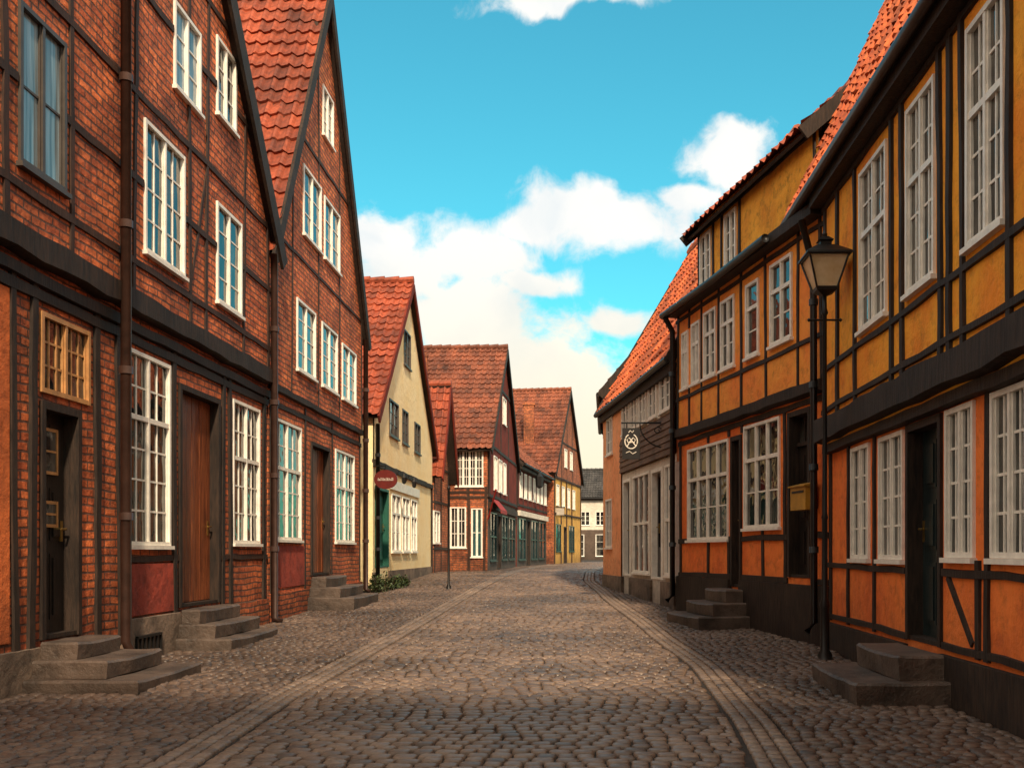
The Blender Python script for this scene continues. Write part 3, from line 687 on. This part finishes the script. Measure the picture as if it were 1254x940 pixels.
# ================================================================= RIGHT HOUSE 4
fr=Fr((.74,26.7),(.95,35),-1); L=fr.L
q4=thing('orange_house','narrow orange plastered house behind the steep orange roof at the far right','house',fr.P(0,.4))
wins=[(i,i+.8,3.6,4.6) for i in (.8,3,5.2)]+[(i,i+.8,1.4,2.6) for i in (.8,5.2)]
wall(q4,fr,0,L,.2,5.6,0,wins,'pink'); sides(q4,fr,4,.2,5.6,'pink','eaves',8); eaves_roof(q4,fr,4,5.6,8,.2,'tile_a')
for h in wins: window(q4,fr,h,0,2,1,3)
# ================================================================= STREET FURNITURE
lx,ly=2.775,11.6
t=thing('street_lamp','black iron street lamp with four-sided glass lantern before the right houses','street lamp',(lx,ly,gz(ly)))
zb=gz(ly); m=MB(); m.lathe(lx,ly,[(.085,zb-.02),(.085,zb+.08),(.055,zb+.13),(.05,zb+.6),(.062,zb+.64),(.036,zb+.72),(.031,zb+1.6),(.04,zb+1.63),(.028,zb+1.68),(.024,3.97),(.04,4.0),(.025,4.05),(.02,4.24)],14); m.build('post','iron',t,True)
m=MB(); m.tube([(lx-.18,ly,3.92),(lx+.18,ly,3.92)],.012,8); m.lathe(lx-.18,ly,[(.0,3.895),(.022,3.92),(0,3.945)],8); m.lathe(lx+.18,ly,[(0,3.895),(.022,3.92),(0,3.945)],8); m.build('ladder_bar','iron',t)
lz=4.24; R0,R1,hh=.16,.31,.38
m=MB(); m.lathe(lx,ly,[(.03,lz-.05),(.16,lz),(.17,lz+.03)],4,PI/4)
for k in range(4):
    an=PI/4+PI/2*k; an2=an+PI/2; p=lambda a,r,z:Vector((lx+r*math.cos(a),ly+r*math.sin(a),z))
    m.tube([p(an,R0,lz+.02),p(an,R1,lz+hh)],.012,6); m.tube([p(an,R1,lz+hh),p(an2,R1,lz+hh)],.014,6); m.tube([p(an,R0,lz+.03),p(an2,R0,lz+.03)],.011,6)
fo=m.build('lantern','iron',t)
m=MB(); m.lathe(lx,ly,[(R0-.012,lz+.03),(R1-.015,lz+hh)],4,PI/4); m.build('glass','lampglass',fo)
m=MB(); m.lathe(lx,ly,[(R1+.05,lz+hh),(R1+.04,lz+hh+.025),(.14,lz+hh+.13),(.09,lz+hh+.14),(.09,lz+hh+.18),(.12,lz+hh+.19),(.05,lz+hh+.24)],4,PI/4); m.lathe(lx,ly,[(.02,lz+hh+.22),(.032,lz+hh+.27),(.012,lz+hh+.31),(.004,lz+hh+.38)],8); m.build('cap','iron',fo)
frq=Fr((3.14,12.92),(1.82,18.7),-1)
t=thing('mailbox','small yellow metal box fixed beside the lamp post on the orange wall','mailbox',frq.P(.75,1.85,.1))
m=MB(); s0=frq.s_(1004);s1=frq.s_(985); m.fbox(frq,s0,s1,1.84,2.14,.04,.2); m.hexa([frq.P(s0-.02,2.14,.04),frq.P(s1+.02,2.14,.04),frq.P(s1+.02,2.14,.23),frq.P(s0-.02,2.14,.23),frq.P(s0-.02,2.2,.04),frq.P(s1+.02,2.2,.04),frq.P(s1+.02,2.155,.23),frq.P(s0-.02,2.155,.23)]); m.build('box','mail_yellow',t)
m=MB(); m.fbox(frq,s0+.05,s1-.05,2.06,2.09,.195,.206); m.build('slot','iron',t)
# hanging sign right
Y=19.76
t=thing('hanging_sign','square black hanging sign with pale curled ring emblem on an iron bracket','sign',(1.6,Y,3.7))
m=MB(); m.box(.82,1.16,Y-.015,Y+.015,3.08,3.68); m.build('board','iron',t)
m=MB(); cx,cz=.99,3.42
m.tube([(cx+.12*math.sin(a/30*2*PI),Y-.024,cz+.14*math.cos(a/30*2*PI)) for a in range(2,29)],.012,6)
m.tube([(cx-.08,Y-.024,cz-.1),(cx-.02,Y-.024,cz),(cx+.04,Y-.024,cz+.07),(cx+.08,Y-.024,cz+.03),(cx+.06,Y-.024,cz-.02),(cx,Y-.024,cz-.01)],.012,6)
m.tube([(cx+.09,Y-.024,cz-.09),(cx+.02,Y-.024,cz-.0),(cx-.04,Y-.024,cz+.07),(cx-.08,Y-.024,cz+.03),(cx-.06,Y-.024,cz-.02),(cx,Y-.024,cz-.02)],.012,6)
m.tube([(cx-.05,Y-.024,cz+.17),(cx-.02,Y-.024,cz+.21),(cx+.02,Y-.024,cz+.17),(cx+.05,Y-.024,cz+.21)],.009,6)
m.tube([(cx-.10,Y-.024,cz-.22),(cx-.03,Y-.024,cz-.19),(cx+.03,Y-.024,cz-.24),(cx+.10,Y-.024,cz-.2)],.008,6)
m.build('emblem','sign_white',t)
m=MB(); m.tube([(1.68,Y,3.78),(.8,Y,3.78)],.02,6); m.tube([(.9,Y,3.78),(.9,Y,3.67)],.01,6); m.tube([(1.08,Y,3.78),(1.08,Y,3.67)],.01,6)
m.tube([(1.66,Y,3.3)]+[(1.66-.5*math.sin(a*PI/16),Y,3.3+.46*(1-math.cos(a*PI/16))) for a in range(1,9)],.014,6)
m.tube([(1.5+.08*(1-a/20)*math.cos(a*PI/6),Y,3.63+.08*(1-a/20)*math.sin(a*PI/6)) for a in range(15)],.011,6)
m.tube([(1.68,Y,3.1),(1.68,Y,3.9)],.02,6); m.build('bracket','iron',t)
# oval sign left
Y=24.6
t=thing('oval_sign','oval dark maroon sign on a bracket at the corner of the pale yellow house','sign',(-5,24.8,3.03))
def oval(m,cx,cz,rx,rz,y0,y1,seg=28):
    vs=[(cx+rx*math.cos(2*PI*k/seg),y0,cz+rz*math.sin(2*PI*k/seg)) for k in range(seg)]+[(cx+rx*math.cos(2*PI*k/seg),y1,cz+rz*math.sin(2*PI*k/seg)) for k in range(seg)]
    m.add(vs,[tuple(range(seg)),tuple(range(seg,2*seg))]+[(k,(k+1)%seg,seg+(k+1)%seg,seg+k) for k in range(seg)])
m=MB(); oval(m,-4.66,3.03,.28,.23,Y-.03,Y+.03); m.build('board','sign_red',t)
m=MB()
for i in range(6):
    x=-4.66-.16+.064*i; m.tube([(x-.018,Y-.035,3.0),(x-.018,Y-.035,3.065),(x+.014,Y-.035,3.065 if i%2 else 3.03),(x+.014,Y-.035,3.0)],.008,4)
m.build('lettering','sign_white',t)
m=MB(); m.tube([(-5.0,Y+.16,3.36),(-4.66,Y,3.36)],.014,6); m.tube([(-4.66,Y,3.36),(-4.66,Y,3.24)],.01,6); m.build('bracket','iron',t)
px,py=-3.2,25.0
t=thing('iron_post','thin black iron post standing alone in front of the pale yellow house','post',(px,py,gz(py)))
m=MB(); z=gz(py); m.lathe(px,py,[(.06,z-.02),(.06,z+.08),(.03,z+.14),(.026,2.8),(.045,2.83),(.03,2.88),(.0,2.92)],10); m.build('shaft','iron',t,True)
t=thing('flagpole','slanting red pole on the corner shop wall','flagpole',(-3.4,37.9,2.6))
m=MB(); m.tube([(-3.4,37.95,2.5),(-3.05,37.2,3.5)],.03,8); m.lathe(-3.05,37.2,[(0,3.48),(.05,3.53),(0,3.58)],8); m.build('pole','red_paint',t)
t=thing('hanging_lantern','black lantern hanging from a bracket on the far dark shop house','lantern',(-2.0,52,5))
m=MB(); m.lathe(-2.05,52,[(.02,5.3),(.22,5.1),(.18,4.6),(.05,4.5)],6); m.build('body','iron',t)
m=MB(); m.tube([(-2.7,52,5.4),(-2.05,52,5.45),(-2.05,52,5.25)],.03,6); m.build('bracket','iron',t)
t=thing('projecting_sign','small white projecting sign on the far tall yellow gable house','sign',(-1.2,59,3.6))
m=MB(); m.box(-1.4,-.9,59,59.06,3.4,3.8); m.build('board','white_wall',t); m=MB(); m.tube([(-1.45,59.03,3.85),(-.85,59.03,3.85)],.03,6); m.build('bracket','iron',t)
# shrub
t=thing('shrub','low green shrub growing at the foot of the pale yellow house','shrub',(-4.6,24.4,gz(24)))
m=MB(); st=MB()
cl=[(-4.72,23.7,.42,.2),(-4.66,24.3,.38,.26),(-4.62,25.1,.34,.25),(-4.6,25.9,.3,.22),(-4.62,26.7,.24,.18)]
for (cx,cy,h,r) in cl:
    z=gz(cy)
    for k in range(7):
        an=random.uniform(0,6.28); st.tube([(cx,cy,z),(cx+math.cos(an)*r*.6,cy+math.sin(an)*r*.6,z+h*.9)],.007,4)
    for k in range(380):
        an=random.uniform(0,6.28); rr=r*math.sqrt(random.random())*(1.25 if random.random()<.15 else 1); zz=z+.03+h*random.random()*(1-.5*(rr/r)**2)*(1.3 if random.random()<.1 else 1)
        c=Vector((cx+rr*math.cos(an),cy+1.5*rr*math.sin(an),zz)); u=Vector([random.uniform(-1,1) for _ in range(3)]).normalized(); w=u.cross(Vector((random.random(),.3,1))).normalized(); q=random.uniform(.016,.036)
        m.add([c-u*q*1.6,c+w*q*.7,c+u*q*1.6,c-w*q*.7],[(0,1,2,3)])
m.build('foliage','leaf',t); st.build('stem','bark',t)
# ================================================================= GROUND
ys=[-60,-20]+[i*1.0 for i in range(-10,62)]+[80,120,300,900]
m=MB(); xs=[-900,-60,-20,-10,-5,0,5,10,20,60,900]
for y in ys:
    for x in xs: m.v.append(Vector((x,y,gz(y))))
nx=len(xs)
for j_ in range(len(ys)-1):
    for i in range(nx-1): a=j_*nx+i; m.f.append((a,a+1,a+nx+1,a+nx))
tag(m.build('ground','sand'),kind='structure')
def interp(tab,y):
    if y<=tab[0][0]: return tab[0][1]
    for (a,b),(c,d) in zip(tab[:-1],tab[1:]):
        if y<=c: 
            t=(y-a)/(c-a); t=t*t*(3-2*t)*.4+t*.6; return b+(d-b)*t
    return tab[-1][1]
XL=[(0,-2.15),(5,-2.25),(9,-2.47),(25,-2.4),(38,-2.2),(50,-1.9),(60,-.6),(70,.5)]
XR=[(0,.85),(5,1.0),(8,1.17),(11,1.2),(14.5,.97),(22.8,.45),(29,.12),(36,.2),(60,1.6),(70,2.6)]
WL=[(0,-4.94),(34,-4.94),(37.5,-4.8),(38.3,-3.4),(48,-2.95),(58,-1.85),(68,.1)]
WR=[(0,3.07),(12.9,3.07),(18.7,1.76),(26.3,.62),(35,.9),(36,3),(70,4.5)]
def stone(mb,cx,cy,w,d,h=.028,rot=0,flat=.5,zz=0,crf=.4,tl=.05):
    z=gz(cy)+zz; rings=[(1.0,-.012),(.965,h*.62),(flat,h)]; vs=[];fs=[]
    hw,hd=w/2,d/2; cr=min(hw,hd)*crf
    base=[(hw,hd-cr),(hw-cr,hd),(-hw+cr,hd),(-hw,hd-cr),(-hw,-hd+cr),(-hw+cr,-hd),(hw-cr,-hd),(hw,-hd+cr)]
    base=[(a+random.uniform(-.12,.12)*cr,b+random.uniform(-.12,.12)*cr) for a,b in base]
    c,s=math.cos(rot),math.sin(rot); tx,ty=random.uniform(-tl,tl),random.uniform(-tl,tl)
    for k,dz in rings:
        for a,b in base:
            a*=k;b*=k; vs.append((cx+a*c-b*s,cy+a*s+b*c,z+dz+(a*tx+b*ty if dz>0 else 0)))
    vs.append((cx,cy,z+h*1.04))
    for r in range(2):
        for k in range(8): fs.append((r*8+k,r*8+(k+1)%8,r*8+8+(k+1)%8,r*8+8+k))
    for k in range(8): fs.append((16+k,16+(k+1)%8,24))
    b0=len(mb.v); mb.v+=[Vector(p) for p in vs]; mb.f+=[tuple(i+b0 for i in f) for f in fs]
road=MB(); y=4.6
while y<72:
    f_=1 if y<26 else 1.4
    d=.135*random.uniform(.95,1.05)*f_; x0,x1=interp(XL,y)+.02,interp(XR,y)-.02; x=x0; bow=lambda x:.16*math.sin((x-x0)/(x1-x0)*PI)
    first=True
    while x<x1-.05:
        w=random.uniform(.11,.165)*f_*(.6+.4*random.random() if first else 1); first=False; w=min(w,x1-x)
        stone(road,x+w/2,y+d/2+bow(x)+random.uniform(-.003,.003)+.015*noise.noise(Vector((x*1.0,y*.3,0))),w-.009,d-.011,random.uniform(.019,.026),random.uniform(-.03,.03),random.uniform(.74,.84),.012*noise.noise(Vector((x*.8,y*.5,2))),.34,.045)
        x+=w
    y+=d
tag(road.build('road','cobble',None,True),kind='structure')
band=MB()
for tab,sg in ((XL,-1),(XR,1)):
    for k in range(3):
        y=4.6+.05*k
        while y<70:
            l=random.uniform(.12,.17); x=interp(tab,y+l/2)+sg*(.05+.10*k); sl=(interp(tab,y+l)-interp(tab,y))/l
            stone(band,x,y+l/2,.092,l-.011,.025,-math.atan(sl)+random.uniform(-.04,.04),.76,-.004*(k==1),.36,.07); y+=l
tag(band.build('kerb_band','band',None,True),kind='structure')
sd=MB(); y=4.6
while y<66:
    f_=1 if y<26 else 1.6; d=random.uniform(.09,.115)*f_
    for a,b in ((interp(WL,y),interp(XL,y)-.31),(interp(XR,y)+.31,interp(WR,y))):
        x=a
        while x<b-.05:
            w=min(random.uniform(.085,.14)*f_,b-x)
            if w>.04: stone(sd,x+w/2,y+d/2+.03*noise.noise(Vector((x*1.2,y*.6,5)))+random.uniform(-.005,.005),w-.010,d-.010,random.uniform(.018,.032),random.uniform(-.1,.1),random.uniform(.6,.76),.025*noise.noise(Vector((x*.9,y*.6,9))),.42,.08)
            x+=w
    y+=d
tag(sd.build('pavement','cobble_side',None,True),kind='structure')
# ================================================================= LIGHT, WORLD, CAMERA
el=math.radians(40); az=math.radians(167)  # azimuth of the sun, clockwise from +Y
sd_=Vector((math.sin(az)*math.cos(el),math.cos(az)*math.cos(el),math.sin(el)))
sl=bpy.data.lights.new('sun','SUN'); sl.energy=5.0; sl.angle=math.radians(3); sl.color=(1,.79,.55)
so=bpy.data.objects.new('sun',sl); C.objects.link(so); so.rotation_euler=(-sd_).to_track_quat('-Z','Y').to_euler(); so.location=(0,-10,30)
w=bpy.data.worlds.new('World'); bpy.context.scene.world=w; w.use_nodes=True; nt=w.node_tree
for n in list(nt.nodes): nt.nodes.remove(n)
sky=nd(nt,'ShaderNodeTexSky'); sky.sky_type='NISHITA'; sky.sun_disc=False; sky.sun_elevation=el; sky.sun_rotation=az; sky.air_density=1.3; sky.ozone_density=1.5
col=mix(nt,1.0,sky.outputs[0],(.33,1.25,1.14),'MULTIPLY')
tc=nd(nt,'ShaderNodeTexCoord').outputs['Generated']; sp=nd(nt,'ShaderNodeSeparateXYZ',{0:tc})
yy=math_(nt,'MAXIMUM',sp.outputs[1],.08); u=math_(nt,'DIVIDE',sp.outputs[0],yy); v=math_(nt,'DIVIDE',sp.outputs[2],yy)
uv=nd(nt,'ShaderNodeCombineXYZ',{0:u,1:v,2:0.0}).outputs[0]
wn=nd(nt,'ShaderNodeTexNoise',{'Vector':uv,'Scale':6.0,'Detail':3.0}).outputs[1]
wv=nd(nt,'ShaderNodeVectorMath',{0:wn,1:(.5,.5,.5)},operation='SUBTRACT').outputs[0]
wv=nd(nt,'ShaderNodeVectorMath',{0:wv,'Scale':.10},operation='SCALE').outputs[0]
uvw=nd(nt,'ShaderNodeVectorMath',{0:uv,1:wv},operation='ADD').outputs[0]
best=None
for (px,py,rx,ry) in [(893,185,66,50),(840,240,55,26),(745,268,130,46),(640,280,50,22),(590,308,90,38),(655,340,65,22),(450,300,60,60),(475,345,75,50),(560,400,130,65),(600,450,190,90),(660,520,190,80),(640,490,220,85),(765,392,52,25),(700,-12,130,20),(640,570,420,100)]:
    c=((px-VX)/F,(VY-py)/F,0)
    a=nd(nt,'ShaderNodeVectorMath',{0:uvw,1:c},operation='SUBTRACT').outputs[0]
    a=nd(nt,'ShaderNodeVectorMath',{0:a,1:(F/rx,F/ry,0)},operation='MULTIPLY').outputs[0]
    a=nd(nt,'ShaderNodeVectorMath',{0:a},operation='LENGTH').outputs['Value']
    a=math_(nt,'SUBTRACT',1.0,a)
    best=a if best is None else math_(nt,'SMOOTH_MAX',best,a,.15)
fb=nd(nt,'ShaderNodeTexNoise',{'Vector':uvw,'Scale':11.0,'Detail':9.0,'Roughness':.62}).outputs[0]
val=math_(nt,'MULTIPLY_ADD',math_(nt,'SUBTRACT',fb,.5),2.4,best)
al=nd(nt,'ShaderNodeMapRange',{0:val,1:-.10,2:.45,3:0.0,4:1.0},interpolation_type='SMOOTHSTEP').outputs[0]
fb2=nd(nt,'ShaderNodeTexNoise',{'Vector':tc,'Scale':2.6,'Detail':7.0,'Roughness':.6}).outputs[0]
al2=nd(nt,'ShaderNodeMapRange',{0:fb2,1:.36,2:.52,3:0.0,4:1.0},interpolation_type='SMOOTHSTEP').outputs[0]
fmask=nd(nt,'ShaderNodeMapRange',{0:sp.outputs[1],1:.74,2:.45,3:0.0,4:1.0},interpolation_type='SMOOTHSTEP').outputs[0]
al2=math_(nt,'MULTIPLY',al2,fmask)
shade=nd(nt,'ShaderNodeTexNoise',{'Vector':uvw,'Scale':9.0,'Detail':6.0}).outputs[0]
cw=ramp(nt,shade,[(.32,(.74,.82,.86)),(.55,(1,.98,.94))])
warm=nd(nt,'ShaderNodeMapRange',{0:v,1:.08,2:.30,3:1.0,4:0.0}).outputs[0]
ccol=mix(nt,warm,cw,(1.0,.90,.66))
b1=nd(nt,'ShaderNodeBackground',{0:col,1:.15}); b2=nd(nt,'ShaderNodeBackground',{0:ccol,1:1.06})
b3=nd(nt,'ShaderNodeBackground',{0:(1.0,.84,.66,1),1:1.5})  # warm fill light: unseen bright clouds added behind and above the camera
mx=nd(nt,'ShaderNodeMixShader',{0:al,1:b1.outputs[0],2:b2.outputs[0]})
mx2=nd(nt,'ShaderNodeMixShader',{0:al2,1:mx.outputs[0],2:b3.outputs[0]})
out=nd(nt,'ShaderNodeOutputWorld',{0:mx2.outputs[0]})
cam=bpy.data.cameras.new('camera'); co=bpy.data.objects.new('camera',cam); C.objects.link(co)
co.location=(0,0,EYE); co.rotation_euler=(math.radians(90),0,0); cam.sensor_width=36; cam.lens=36; cam.shift_x=-(VX-627)/F; cam.shift_y=(VY-470)/F; cam.clip_end=2000
bpy.context.scene.camera=co
vs_=bpy.context.scene.view_settings; vs_.view_transform='Standard'; vs_.look='None'; vs_.exposure=0
